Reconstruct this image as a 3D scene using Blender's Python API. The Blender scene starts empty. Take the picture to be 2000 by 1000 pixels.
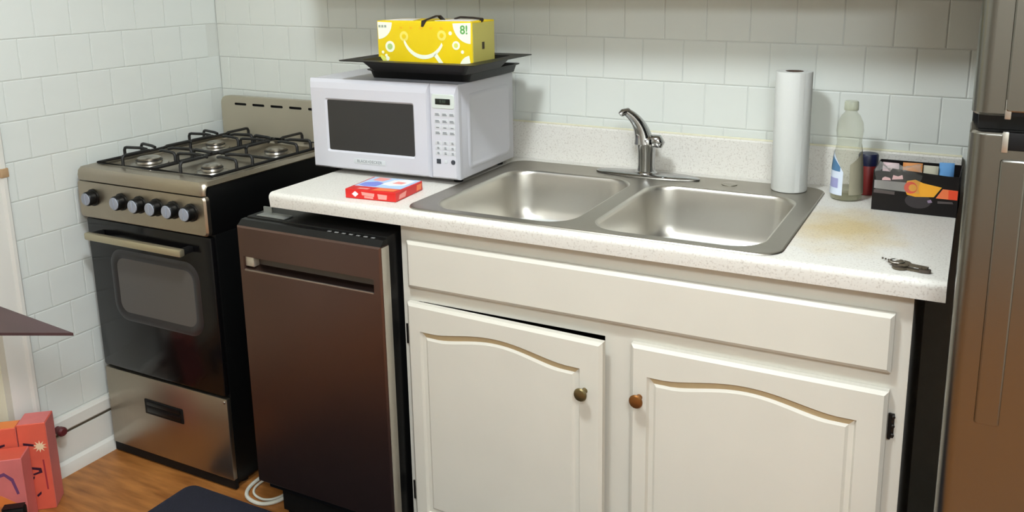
import bpy, bmesh, math, random
from mathutils import Vector, Matrix
random.seed(7)
C = bpy.context.scene.collection
S = bpy.context.scene
PI = math.pi
R = math.radians

# ------------------------------------------------------------------ camera, light, exposure
cam = bpy.data.cameras.new('camera'); co = bpy.data.objects.new('camera', cam); C.objects.link(co); S.camera = co
YAW, PITCH, ROLL = 0.4783, -0.2137, -0.0146
fw = Vector((-math.sin(YAW)*math.cos(PITCH), math.cos(YAW)*math.cos(PITCH), math.sin(PITCH)))
rt = Vector((math.cos(YAW), math.sin(YAW), 0)); up = rt.cross(fw)
rt, up = rt*math.cos(ROLL)+up*math.sin(ROLL), -rt*math.sin(ROLL)+up*math.cos(ROLL)
mt = Matrix((rt, up, -fw)).transposed().to_4x4(); mt.translation = Vector((2.3064, -2.1852, 1.4354)); co.matrix_world = mt
cam.sensor_width = 36; cam.lens = 1711.24*36/2000
cam.shift_x = (1000-1027.6)/2000; cam.shift_y = (313.94-500)/2000
cam.clip_start = 0.02; cam.clip_end = 50

S.view_settings.view_transform = 'Standard'; S.view_settings.look = 'None'
S.view_settings.gamma = 1; S.view_settings.use_curve_mapping = False
S.view_settings.exposure = 0.63
w = bpy.data.worlds.new('world'); S.world = w; w.use_nodes = True
w.node_tree.nodes['Background'].inputs[0].default_value = (0.9, 0.95, 1, 1)
w.node_tree.nodes['Background'].inputs[1].default_value = 0.05
ld = bpy.data.lights.new('ceiling_light', 'POINT'); ld.shadow_soft_size = 0.10; ld.energy = 50; ld.color = (0.83, 0.92, 1.0)
lo = bpy.data.objects.new('ceiling_light', ld); lo.location = (1.56, -1.45, 2.34); C.objects.link(lo)
l2 = bpy.data.lights.new('fill_light', 'AREA'); l2.shape = 'DISK'; l2.size = 0.6; l2.energy = 46; l2.color = (0.83, 0.92, 1.0)  # added fill lamp out of view, lifts the shaded wall and the fronts
o2 = bpy.data.objects.new('fill_light', l2); o2.location = (2.85, -2.9, 2.40); C.objects.link(o2)

# ------------------------------------------------------------------ materials
def lin(c):
    c = c/255
    return c/12.92 if c <= 0.04045 else ((c+0.055)/1.055)**2.4
def rgb(*c): return (lin(c[0]), lin(c[1]), lin(c[2]), 1)
MATS = {}
def mat(name, col, rough=0.5, metal=0.0, noise=0.0, nscale=20, bump=0.0, bscale=60, coat=0.0, aniso=None, stretch=None, spec=0.5, trans=0, alpha=1):
    if name in MATS: return MATS[name]
    m = bpy.data.materials.new(name); m.use_nodes = True; nt = m.node_tree; b = nt.nodes['Principled BSDF']
    b.inputs['Base Color'].default_value = rgb(*col); b.inputs['Roughness'].default_value = rough
    b.inputs['Metallic'].default_value = metal; b.inputs['Coat Weight'].default_value = coat
    b.inputs['Specular IOR Level'].default_value = spec
    if trans: b.inputs['Transmission Weight'].default_value = trans
    if alpha < 1: b.inputs['Alpha'].default_value = alpha
    if noise or bump:
        tc = nt.nodes.new('ShaderNodeTexCoord'); mp = nt.nodes.new('ShaderNodeMapping')
        nt.links.new(tc.outputs['Object'], mp.inputs[0])
        if stretch: mp.inputs['Scale'].default_value = stretch
    if noise:
        n = nt.nodes.new('ShaderNodeTexNoise'); n.inputs['Scale'].default_value = nscale; n.inputs['Detail'].default_value = 4
        nt.links.new(mp.outputs[0], n.inputs['Vector'])
        mx = nt.nodes.new('ShaderNodeMix'); mx.data_type = 'RGBA'
        c0 = rgb(*[max(0, k*(1-noise)) for k in col]); c1 = rgb(*[min(255, k*(1+noise*.6)) for k in col])
        mx.inputs[6].default_value = c0; mx.inputs[7].default_value = c1
        nt.links.new(n.outputs['Fac'], mx.inputs[0]); nt.links.new(mx.outputs[2], b.inputs['Base Color'])
    if bump:
        n2 = nt.nodes.new('ShaderNodeTexNoise'); n2.inputs['Scale'].default_value = bscale; n2.inputs['Detail'].default_value = 3
        nt.links.new(mp.outputs[0], n2.inputs['Vector'])
        bp = nt.nodes.new('ShaderNodeBump'); bp.inputs['Strength'].default_value = bump; bp.inputs['Distance'].default_value = 0.002
        nt.links.new(n2.outputs['Fac'], bp.inputs['Height']); nt.links.new(bp.outputs[0], b.inputs['Normal'])
    if aniso is not None:
        b.inputs['Anisotropic'].default_value = aniso
    MATS[name] = m
    return m

def speckle_mat():
    m = bpy.data.materials.new('speckled_laminate'); m.use_nodes = True; nt = m.node_tree; b = nt.nodes['Principled BSDF']
    b.inputs['Roughness'].default_value = 0.42
    tc = nt.nodes.new('ShaderNodeTexCoord'); L = nt.links.new
    n1 = nt.nodes.new('ShaderNodeTexNoise'); n1.inputs['Scale'].default_value = 260; n1.inputs['Detail'].default_value = 2
    L(tc.outputs['Object'], n1.inputs[0])
    r1 = nt.nodes.new('ShaderNodeValToRGB'); r1.color_ramp.elements[0].position = .30; r1.color_ramp.elements[0].color = rgb(190, 183, 173)
    r1.color_ramp.elements[1].position = .46; r1.color_ramp.elements[1].color = rgb(213, 209, 200)
    L(n1.outputs['Fac'], r1.inputs[0])
    # old spill, yellow-brown, on the right-hand end of the worktop
    sep = nt.nodes.new('ShaderNodeMapping'); sep.inputs['Location'].default_value = (-.545, .09, 0); sep.vector_type = 'POINT'
    L(tc.outputs['Object'], sep.inputs[0])
    sc = nt.nodes.new('ShaderNodeVectorMath'); sc.operation = 'MULTIPLY'; sc.inputs[1].default_value = (7.5, 5.5, 0)
    L(sep.outputs[0], sc.inputs[0])
    n2 = nt.nodes.new('ShaderNodeTexNoise'); n2.inputs['Scale'].default_value = 9; n2.inputs['Detail'].default_value = 5; L(tc.outputs['Object'], n2.inputs[0])
    ad = nt.nodes.new('ShaderNodeVectorMath'); ad.operation = 'MULTIPLY_ADD'; ad.inputs[1].default_value = (1.5, 1.5, 0); ad.inputs[2].default_value = (-.75, -.75, 0)
    L(n2.outputs['Color'], ad.inputs[0])
    ad2 = nt.nodes.new('ShaderNodeVectorMath'); ad2.operation = 'ADD'; L(ad.outputs[0], ad2.inputs[0]); L(sc.outputs[0], ad2.inputs[1])
    ln = nt.nodes.new('ShaderNodeVectorMath'); ln.operation = 'LENGTH'; L(ad2.outputs[0], ln.inputs[0])
    r2 = nt.nodes.new('ShaderNodeValToRGB'); r2.color_ramp.elements[0].position = .25; r2.color_ramp.elements[0].color = (.8, .8, .8, 1)
    r2.color_ramp.elements[1].position = 1.0; r2.color_ramp.elements[1].color = (0, 0, 0, 1); L(ln.outputs['Value'], r2.inputs[0])
    mx = nt.nodes.new('ShaderNodeMix'); mx.data_type = 'RGBA'; mx.blend_type = 'MULTIPLY'
    L(r2.outputs[0], mx.inputs[0]); L(r1.outputs[0], mx.inputs[6]); mx.inputs[7].default_value = rgb(232, 206, 140)
    L(mx.outputs[2], b.inputs['Base Color'])
    return m

def steel_mat(name, col, rough, streak=(1, 1, 60), amt=.10):
    m = bpy.data.materials.new(name); m.use_nodes = True; nt = m.node_tree; b = nt.nodes['Principled BSDF']; L = nt.links.new
    b.inputs['Metallic'].default_value = 1; b.inputs['Base Color'].default_value = rgb(*col)
    tc = nt.nodes.new('ShaderNodeTexCoord'); mp = nt.nodes.new('ShaderNodeMapping'); mp.inputs['Scale'].default_value = streak
    L(tc.outputs['Object'], mp.inputs[0])
    n = nt.nodes.new('ShaderNodeTexNoise'); n.inputs['Scale'].default_value = 14; n.inputs['Detail'].default_value = 4; L(mp.outputs[0], n.inputs[0])
    mr = nt.nodes.new('ShaderNodeMapRange'); mr.inputs[3].default_value = rough-amt; mr.inputs[4].default_value = rough+amt
    L(n.outputs['Fac'], mr.inputs[0]); L(mr.outputs[0], b.inputs['Roughness'])
    bp = nt.nodes.new('ShaderNodeBump'); bp.inputs['Strength'].default_value = .12; bp.inputs['Distance'].default_value = .0006
    L(n.outputs['Fac'], bp.inputs['Height']); L(bp.outputs[0], b.inputs['Normal'])
    MATS[name] = m
    return m

def wood_mat():
    m = bpy.data.materials.new('orange_wood_floor'); m.use_nodes = True; nt = m.node_tree; b = nt.nodes['Principled BSDF']; L = nt.links.new
    b.inputs['Roughness'].default_value = .38
    tc = nt.nodes.new('ShaderNodeTexCoord'); mp = nt.nodes.new('ShaderNodeMapping'); mp.inputs['Scale'].default_value = (2.2, 14, 1)
    L(tc.outputs['Object'], mp.inputs[0])
    n = nt.nodes.new('ShaderNodeTexNoise'); n.inputs['Scale'].default_value = 3; n.inputs['Detail'].default_value = 6; L(mp.outputs[0], n.inputs[0])
    r = nt.nodes.new('ShaderNodeValToRGB'); e = r.color_ramp.elements
    e[0].position = .3; e[0].color = rgb(128, 76, 32); e[1].position = .7; e[1].color = rgb(184, 122, 62)
    L(n.outputs['Fac'], r.inputs[0]); L(r.outputs[0], b.inputs['Base Color'])
    return m

LAM = speckle_mat(); FLOORM = wood_mat()
TILE = mat('glazed_white_tile', (214, 217, 211), .30, bump=.25, bscale=14, noise=.02, nscale=9)
TILEB = mat('glazed_offwhite_tile', (212, 214, 206), .30, bump=.25, bscale=14, noise=.02, nscale=9)
GROUT = mat('painted_grout', (206, 208, 201), .5)
PAINT = mat('cream_wall_paint', (216, 212, 200), .6, bump=.1)
WHITEP = mat('white_gloss_paint', (214, 212, 204), .4, bump=.2, bscale=30)
CAB = mat('cream_cabinet_paint', (205, 200, 187), .45, noise=.03, nscale=6, bump=.15, bscale=40)
CREASE = mat('grimy_shaded_groove', (184, 162, 124), .6, noise=.06, nscale=30)  # tan arch groove: grime plus the groove's shadow painted in
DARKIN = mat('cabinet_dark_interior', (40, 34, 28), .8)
STEEL = steel_mat('brushed_steel', (176, 168, 156), .34, (1, 1, 50))
STOVEST = steel_mat('stove_steel', (172, 162, 146), .36, (40, 40, 1))
DWST = steel_mat('dishwasher_steel', (112, 92, 86), .32, (60, 60, 1))
FRST = steel_mat('fridge_steel', (130, 128, 121), .25, (60, 60, 1), .03)
SINKST = steel_mat('sink_steel', (172, 167, 156), .38, (20, 20, 20), .04); BOWLST = steel_mat('bowl_steel', (206, 202, 193), .35, (1, 1, 1), .01)
HAZE = mat('scoured_bowl_floor', (206, 206, 202), .5, .55)
for _m in (SINKST, BOWLST, FRST, DWST):
    _n = _m.node_tree; _n.nodes.remove(next(q for q in _n.nodes if q.type == 'BUMP'))
CHROME = mat('chrome', (176, 176, 176), .12, 1)
BLACK = mat('black_enamel', (9, 9, 9), .35, spec=.3)
BLACKM = mat('matt_black', (14, 13, 13), .6, spec=.25)
BGLASS = mat('black_oven_glass', (11, 10, 11), .16, spec=.32)
OWIN = mat('grey_oven_window', (84, 80, 76), .3)
IRON = mat('black_cast_iron', (18, 17, 16), .5)
BURN = mat('burner_aluminium', (178, 172, 162), .28, 1)
KNOBG = mat('grey_knob_face', (150, 155, 166), .4, .1)
MW = mat('microwave_white', (194, 193, 198), .32)
MWP = mat('microwave_panel', (193, 194, 195), .4)
MWWIN = mat('microwave_window', (44, 43, 42), .28)
MWGREY = mat('button_print_grey', (112, 116, 118), .5)
MWLG = mat('button_pale', (196, 199, 200), .5)
MWDK = mat('button_dark', (52, 56, 62), .5)
PAN = mat('black_nonstick', (11, 11, 12), .42, spec=.35)
BRONZE = mat('dull_brass', (126, 112, 78), .38, .9)
COPPER = mat('brown_copper', (140, 92, 46), .4, .8)
PLASTW = mat('white_plastic_hose', (206, 204, 190), .45)

# ------------------------------------------------------------------ mesh helpers
def wm(o):
    m = Matrix.Identity(4)
    while o is not None:
        m = o.matrix_basis @ m; o = o.parent
    return m

class M:
    def __init__(self): self.bm = bmesh.new(); self.mi = 0
    def _add(self, src, mi):
        vm = {v: self.bm.verts.new(v.co) for v in src.verts}
        for f in src.faces:
            try: nf = self.bm.faces.new([vm[v] for v in f.verts]); nf.material_index = mi
            except ValueError: pass
        src.free()
    def box(self, x0, x1, y0, y1, z0, z1, b=0, seg=2, m=0, rot=None):
        t = bmesh.new(); bmesh.ops.create_cube(t, size=1)
        for v in t.verts: v.co = Vector(((x0+x1)/2+v.co.x*(x1-x0), (y0+y1)/2+v.co.y*(y1-y0), (z0+z1)/2+v.co.z*(z1-z0)))
        if b: bmesh.ops.bevel(t, geom=t.edges[:], offset=b, segments=seg, affect='EDGES', profile=.5)
        if rot is not None: bmesh.ops.transform(t, matrix=rot, verts=t.verts)
        self._add(t, m); return self
    def faces(self, vs, fs, m=0):
        bv = [self.bm.verts.new(v) for v in vs]
        for f in fs:
            try: nf = self.bm.faces.new([bv[i] for i in f]); nf.material_index = m
            except ValueError: pass
        return self
    def loft(self, loops, m=0, cap0=False, cap1=False, close=True):
        n = len(loops[0]); bv = [[self.bm.verts.new(p) for p in l] for l in loops]
        for a, b in zip(bv, bv[1:]):
            for i in range(n if close else n-1):
                j = (i+1) % n
                try: f = self.bm.faces.new([a[i], a[j], b[j], b[i]]); f.material_index = m
                except ValueError: pass
        for c, l in ((cap0, bv[0]), (cap1, bv[-1])):
            if c:
                f = self.bm.faces.new(l if c else l); f.material_index = m
        return self
    def fill(self, loops, m=0):
        t = bmesh.new()
        for l in loops:
            vs = [t.verts.new(p) for p in l]
            for i in range(len(vs)): t.edges.new((vs[i], vs[(i+1) % len(vs)]))
        bmesh.ops.triangle_fill(t, use_beauty=True, use_dissolve=False, edges=t.edges[:])
        self._add(t, m); return self
    def prism(self, pts, axis, a, b, m=0):
        def P(p, t):
            if axis == 'x': return (t, p[0], p[1])
            if axis == 'y': return (p[0], t, p[1])
            return (p[0], p[1], t)
        return self.loft([[P(p, a) for p in pts], [P(p, b) for p in pts]], m, True, True)
    def lathe(self, prof, c=(0, 0, 0), n=24, axis='z', m=0, rot=None):
        loops = []
        for r, z in prof:
            l = []
            for i in range(n):
                a = 2*PI*i/n; x, y = max(r, 1e-5)*math.cos(a), max(r, 1e-5)*math.sin(a)
                p = {'z': (x, y, z), 'x': (z, x, y), 'y': (x, -z, y)}[axis]
                p = Vector(p)
                if rot is not None: p = rot @ p
                l.append(p+Vector(c))
            loops.append(l)
        return self.loft(loops, m, True, True)
    def tube(self, pts, r, n=8, closed=False, m=0, flat=1.0):
        pts = [Vector(p) for p in pts]; k = len(pts)
        rs = r if isinstance(r, (list, tuple)) else [r]*k
        loops = []; prev = None
        for i, p in enumerate(pts):
            if closed: t = pts[(i+1) % k]-pts[i-1]
            else: t = pts[min(i+1, k-1)]-pts[max(i-1, 0)]
            t.normalize()
            if prev is None:
                a = Vector((0, 0, 1)) if abs(t.z) < .9 else Vector((0, 1, 0))
                u = t.cross(a).normalized()
            else: u = (prev-t*prev.dot(t)).normalized()
            prev = u; v = t.cross(u)
            loops.append([p+(u*math.cos(2*PI*j/n)+v*math.sin(2*PI*j/n)*flat)*rs[i] for j in range(n)])
        if closed: loops.append(loops[0]); return self.loft(loops, m)
        return self.loft(loops, m, True, True)
    def build(self, name, mats, parent=None, local=False, smooth=35, kind=None, label=None, cat=None, group=None, loc=None):
        bm = self.bm
        if not isinstance(mats, (list, tuple)): mats = [mats]
        bmesh.ops.remove_doubles(bm, verts=bm.verts, dist=1e-6)
        bmesh.ops.recalc_face_normals(bm, faces=bm.faces)
        if parent is not None and not local: bmesh.ops.transform(bm, matrix=wm(parent).inverted(), verts=bm.verts)
        if loc is not None: bmesh.ops.translate(bm, vec=-Vector(loc), verts=bm.verts)
        me = bpy.data.meshes.new(name); bm.to_mesh(me); bm.free()
        for mm in mats: me.materials.append(mm)
        if smooth:
            me.shade_smooth(); me.set_sharp_from_angle(angle=R(smooth))
        o = bpy.data.objects.new(name, me); C.objects.link(o)
        if loc is not None: o.location = loc
        if parent is not None: o.parent = parent
        if kind: o['kind'] = kind
        tag(o, label, cat, group)
        return o
def tag(o, label=None, cat=None, group=None, kind=None):
    if label: o['label'] = label
    if cat: o['category'] = cat
    if group: o['group'] = group
    if kind: o['kind'] = kind
    return o
def thing(name, loc, label, cat, rz=0, group=None):
    o = bpy.data.objects.new(name, None); C.objects.link(o); o.empty_display_size = .05
    o.location = loc; o.rotation_euler = (0, 0, rz); tag(o, label, cat, group)
    return o
def rr(x0, x1, y0, y1, r, n=6):
    out = []
    for cx, cy, a0 in ((x1-r, y1-r, 0), (x0+r, y1-r, 90), (x0+r, y0+r, 180), (x1-r, y0+r, 270)):
        for i in range(n+1):
            a = R(a0+90*i/n); out.append((cx+r*math.cos(a), cy+r*math.sin(a)))
    return out
def text(name, s, size, origin, xdir, ydir, material, parent, ext=.0002, align='CENTER', bold=0, local=True):
    cu = bpy.data.curves.new(name, 'FONT'); cu.body = s; cu.size = size; cu.extrude = ext; cu.align_x = align; cu.align_y = 'CENTER'; cu.offset = bold
    cu.resolution_u = 3
    to = bpy.data.objects.new(name+'_c', cu); C.objects.link(to)
    dg = bpy.context.evaluated_depsgraph_get(); me = bpy.data.meshes.new_from_object(to.evaluated_get(dg))
    bpy.data.objects.remove(to)
    x = Vector(xdir).normalized(); y = Vector(ydir).normalized(); z = x.cross(y)
    mm = Matrix((x, y, z)).transposed().to_4x4(); mm.translation = Vector(origin); me.transform(mm)
    me.name = name; me.materials.clear(); me.materials.append(material)
    o = bpy.data.objects.new(name, me); C.objects.link(o); o.parent = parent
    return o
def decal(poly, y, T, name, material, parent, th=.0006, ax='y'):
    """flat print: a polygon lying on a face, th proud of it"""
    b = M(); b.prism(poly, ax, y, y+T*th)
    return b.build(name, material, parent, local=True, smooth=0)
def disc(cx, cz, r, n=20, sx=1): return [(cx+sx*r*math.cos(2*PI*i/n), cz+r*math.sin(2*PI*i/n)) for i in range(n)]

# ------------------------------------------------------------------ the room
RX, RY, RZ = 3.5, -3.9, 2.46
M().box(-.1, RX+.1, RY-.1, .1, -.08, 0).build('floor', FLOORM, kind='structure')
M().box(-.1, RX+.1, RY-.1, .1, RZ, RZ+.08).build('ceiling', mat('ceiling_white', (226, 224, 216), .8), kind='structure')
M().box(RX, RX+.1, RY, 0, 0, RZ).build('wall_right', PAINT, kind='structure')
M().box(0, RX, RY-.1, RY, 0, RZ).build('wall_front', mat('greige_wall_paint', (176, 170, 158), .6), kind='structure')
wb = M().box(0, RX, .0018, .1, 0, RZ).build('wall_back', GROUT, kind='structure')
DY = -.852          # outer edge of door casing on the left wall
wl = M().box(-.1, -.0018, -.80, .1, 0, RZ).box(-.1, -.0018, RY, -1.72, 0, RZ).box(-.1, -.0018, -1.72, -.80, 2.05, RZ).build('wall_left', GROUT, kind='structure')

# wall tiles: each one an object, running bond, meshes shared
T = .1095; TZ = .9471
tcache = {}
def tile_mesh(wd, ht, mt_):
    k = (round(wd, 3), round(ht, 3), mt_.name)
    if k in tcache: return tcache[k]
    wd -= .0022; ht -= .0022; b = .0022
    vs = []
    for iz, (d, ins) in enumerate(((.0018, 0), (.0004, 0), (-.0002, b))):
        for sx, sz in ((-1, -1), (1, -1), (1, 1), (-1, 1)):
            vs.append((sx*(wd/2-ins), d, sz*(ht/2-ins)))
    fs = [(0, 1, 5, 4), (1, 2, 6, 5), (2, 3, 7, 6), (3, 0, 4, 7), (4, 5, 9, 8), (5, 6, 10, 9), (6, 7, 11, 10), (7, 4, 8, 11), (8, 9, 10, 11)]
    me = bpy.data.meshes.new('tile'); me.from_pydata(vs, [], fs); me.materials.append(mt_); tcache[k] = me
    return me
def tile(parent, pos, wd, ht, rot, mt_):
    o = bpy.data.objects.new('tile', tile_mesh(wd, ht, mt_)); C.objects.link(o); o.parent = parent
    j = lambda a: random.uniform(-a, a)
    o.location = pos; o.rotation_euler = (rot[0]+j(.002), rot[1]+j(.001), rot[2]+j(.002))
SL = -.0105
for k in range(-1, 4):                     # back wall, four courses above the worktop and a few more
    zc0 = TZ+.0; base = 1.2735+.1095*(k-2) # lower line of the course at x = 0
    ph = 2.0197 if (k-2) % 2 == 0 else 1.9606
    if k < 0: pass
    x = ph-.1098*19
    while x < 2.42:
        a, b_ = max(x, .0), min(x+.1098, 2.42)
        if b_-a > .02:
            cx = (a+b_)/2
            tile(wb, (cx, 0, base+.05475+SL*cx), b_-a, .1095, (0, -SL, 0), TILEB)
        x += .1098
for k in range(-7, 5):                     # left wall, from the cap course up
    z0 = TZ+.1095*k
    off = .0075 if k % 2 else .0075-.05475
    y = off
    while y > -.79:
        a, b_ = max(y-.1095, -.79), min(y, 0)
        if b_-a > .015: tile(wl, (0, (a+b_)/2, z0+.05475), b_-a, .1095, (0, 0, PI/2), TILE)
        y -= .1095
# cap course, baseboard and shoe moulding on the left wall
def lprof(pts, y0, y1, name, m, kind='structure'):
    b = M(); b.loft([[(p[0], y0, p[1]) for p in pts], [(p[0], y1, p[1]) for p in pts]], 0, True, True)
    return b.build(name, m, kind=kind, smooth=20)
lprof([(-.001, .132), (.010, .132), (.014, .137), (.014, .168), (.009, .1785), (-.001, .1795)], -.79, -.0, 'trim_1', WHITEP)
lprof([(-.001, 0), (.005, 0), (.005, .119), (-.001, .121)], -.79, -.0, 'baseboard_left', WHITEP)
lprof([(.0092, 0), (.024, 0), (.024, .018), (.019, .034), (.0092, .042)], -.80, -.0, 'trim_2', WHITEP)
M().box(-.0015, .0012, -.79, 0, .1195, .1325).build('gap_shade_strip', mat('shaded_open_joint', (92, 84, 68), .8), kind='structure')  # dark strip standing in for the shade in the gap under the cap
# door and casing at the left edge
dr = M().box(-.06, -.022, -1.66, -.862, .005, 2.0).build('door_1', mat('cream_door_paint', (208, 202, 178), .45), kind='structure')
cs = M(); prof = [(-.002, -.792), (.016, -.792), (.022, -.797), (.022, -.806), (.014, -.812), (.014, -.845), (.008, -.862), (-.06, -.862), (-.06, -.80), (-.002, -.80)]
cs.loft([[(p[0], p[1], 0) for p in prof], [(p[0], p[1], 2.06) for p in prof]], 0, True, True)
cs.box(-.06, .016, -1.72, -1.662, 0, 2.06)
cs.build('door_casing', WHITEP, dr)
M().box(.010, .024, -.812, -.790, .915, .940, .002).build('strike_plate', mat('tan_wood', (170, 140, 104), .6), dr)

# ------------------------------------------------------------------ upper cabinet (above the frame; it throws the shadow on the back wall)
uc = thing('wall_cabinet', (.68, 0, 1.445), 'white wall cabinet hung above the worktop and microwave', 'cabinet')
M().box(.68, 2.29, -.31, .0, 1.445, 2.16, .003).build('body', CAB, uc)
for i in range(4):
    M().box(.685+i*.401, 1.082+i*.401, -.33, -.3105, 1.455, 2.15, .004).build('door', CAB, uc)

# ------------------------------------------------------------------ base cabinet
H = .9157
bc = thing('base_cabinet', (1.7, -.3, 0), 'cream painted sink cabinet with arched door panels under the speckled worktop', 'cabinet')
b = M()
b.box(1.1575, 1.173, -.58, -.02, .09, .872).box(2.227, 2.242, -.58, -.02, .09, .872).box(1.173, 2.227, -.04, -.02, .09, .872).box(1.173, 2.227, -.58, -.04, .09, .105)
b.box(1.1575, 2.242, -.53, -.52, 0, .09)
b.build('body', [CAB], bc)
M().box(1.1745, 2.2255, -.0418, -.0405, .106, .70).box(1.1735, 1.1745, -.579, -.0405, .106, .87).build('inside_lining', DARKIN, bc)
ff = M()
hole = lambda x0, x1, z0, z1: [(x0, z0), (x1, z0), (x1, z1), (x0, z1)]
for y in (-.60, -.5805):
    ff.fill([[(x, y, z) for x, z in hole(1.1575, 2.242, .09, .875)], [(x, y, z) for x, z in hole(1.20, 1.664, .14, .6905)], [(x, y, z) for x, z in hole(1.742, 2.20, .14, .676)]])
for h in (hole(1.1575, 2.242, .09, .875), hole(1.20, 1.664, .14, .6905), hole(1.742, 2.20, .14, .676)):
    ff.loft([[(x, -.60, z) for x, z in h], [(x, -.5805, z) for x, z in h]])
ff.build('face_frame', CAB, bc, smooth=0)
# false drawer front
b = M(); o1 = [(1.181, .7275), (2.2145, .7275), (2.2145, .8385), (1.181, .8385)]
def slab(b, x0, x1, z0, z1, yb, yf, ch):
    L = lambda i, y: [(x0+i, y, z0+i), (x1-i, y, z0+i), (x1-i, y, z1-i), (x0+i, y, z1-i)]
    b.loft([L(0, yb), L(0, yf+ch*.8), L(ch, yf)], 0, True, True)
slab(b, 1.181, 2.2145, .7275, .8385, -.6005, -.619, .007)
b.build('drawer_front', CAB, bc, smooth=0)
def door_geo(wd, ht, knob_side):
    """local: x 0..wd, y 0 back .. -.019 front, z 0..ht"""
    b = M(); ch = .007; f = -.019
    L = lambda i, y: [(i, y, i), (wd-i, y, i), (wd-i, y, ht-i), (i, y, ht-i)]
    b.loft([L(0, 0), L(0, f+ch*.8), L(ch, f)], 0, True, False)
    def outline(ins):
        x0, x1, z0, zt = .036+ins, wd-.050-ins, .055+ins, ht-.065-ins
        p = [(x0, z0), (x1, z0), (x1, zt)]
        fl = .035
        n = 22
        for i in range(n+1):
            t = i/n; x = (x1-fl)+(x0+fl-(x1-fl))*t
            p.append((x, zt+.022*(.5-.5*math.cos(2*PI*t))**.75))
        p.append((x0, zt))
        return p
    a, c = outline(0), outline(.0135)
    b.fill([L(ch, f), [(x, f, z) for x, z in a]])
    b.loft([[(x, f, z) for x, z in a], [(x, f+.0065, z) for x, z in outline(.004)]], 1)
    b.loft([[(x, f+.0065, z) for x, z in outline(.004)], [(x, f+.0065, z) for x, z in c]], 1)
    b.loft([[(x, f+.0065, z) for x, z in c], [(x, f+.003, z) for x, z in outline(.019)]], 0)
    b.fill([[(x, f+.003, z) for x, z in outline(.019)]])
    for f_ in b.bm.faces:
        if f_.material_index == 1 and f_.calc_center_median().z < ht-.082: f_.material_index = 0
    return b
def cab_door(x, z, wd, ht, rz, kx, kz, kmat, klabel, hx, mirror=False):
    o = door_geo(wd, ht, 0).build('door', [CAB, CREASE], bc, local=True, smooth=20)
    o.location = Vector((x, -.6008, z))-bc.location; o.rotation_euler = (0, 0, rz)
    k = M(); k.lathe([(.0065, .0), (.0055, .004), (.0045, .012), (.007, .016), (.0135, .0185), (.0148, .022), (.0125, .0255), (.006, .0275)], (kx, -.019, kz), 20, 'y')
    k.build('knob', kmat, o, local=True, label=klabel)
    return o
W1 = .496
cab_door(1.177, .10, W1, .590, -R(2.3), .458, .478, BRONZE, 'dull brass round knob', 0)
cab_door(1.7265, .10, .4875, .592, 0, .021, .480, COPPER, 'worn copper brown round knob', 1)
for hx, hz, hh in ((1.168, .605, .05), (1.168, .196, .05)):
    b = M(); b.box(hx-.006, hx+.004, -.6035, -.6005, hz-hh/2, hz+hh/2, .001).tube([(hx+.004, -.606, hz-hh/2+.006), (hx+.004, -.606, hz+hh/2-.006)], .0032, 8)
    b.build('hinge', mat('blackened_hinge', (38, 34, 30), .45, .6), bc)
b = M(); b.box(2.2165, 2.226, -.603, -.6005, .598, .646, .001).tube([(2.2185, -.605, .597), (2.2185, -.605, .647)], .003, 8)
for i in range(3): b.lathe([(.003, 0), (.004, .0015), (.002, .003)], (2.2235, -.603, .604+i*.018), 8, 'y')
b.build('hinge', MATS['blackened_hinge'], bc)
b = M(); b.box(2.216, 2.230, -.6035, -.6005, .165, .215, .001).tube([(2.2185, -.607, .162), (2.2185, -.607, .218)], .0038, 8).build('hinge', MATS['blackened_hinge'], bc)

# ------------------------------------------------------------------ worktop with upstand
CL, CR, CF = .7926, 2.291, -.6337
SX0, SX1, SY0, SY1 = 1.176, 2.0125, -.6195, -.0622
ct = thing('worktop', (1.54, -.3, .876), 'speckled off-white laminate worktop with rolled front edge and yellow-brown stain at its right end', 'worktop')
def topprof(y_in):
    p = [(y_in, .8766), (CF+.012, .8766), (CF+.003, .8785)]
    for i in range(7):
        a = R(180-90*i/6); p.append((CF+.013+.013*math.cos(a), H-.0135+.013*math.sin(a)))
    p += [(y_in, H-.0005)]
    return p
b = M(); e = .03
b.prism(topprof(-.0205), 'x', CL, SX0+e); b.prism(topprof(-.0205), 'x', SX1-e, CR)
b.prism(topprof(SY0+e), 'x', SX0+e, SX1-e)
b.box(SX0+e, SX1-e, SY1-e, -.0205, .8766, H-.0005)
b.build('top', LAM, ct, smooth=40)
b = M(); z1a, z1b = 1.0205, 1.0085
b.faces([(CL, -.0201, H-.0005), (CR, -.0201, H-.0005), (CR, -.0201, z1b-.004), (CL, -.0201, z1a-.004), (CL, -.0165, z1a), (CR, -.0165, z1b), (CR, -.0012, z1b), (CL, -.0012, z1a), (CL, -.0012, H-.0005), (CR, -.0012, H-.0005)],
        [(0, 1, 2, 3), (3, 2, 5, 4), (4, 5, 6, 7), (7, 6, 9, 8), (8, 9, 1, 0), (0, 3, 4, 7, 8), (1, 9, 6, 5, 2)])
b.build('upstand', LAM, ct, smooth=0)
M().tube([(CL, -.013, z1a+.001), (CR, -.013, z1b+.001)], .0035, 8).build('caulk_bead', mat('yellowed_caulk', (206, 200, 172), .5), ct)

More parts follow.
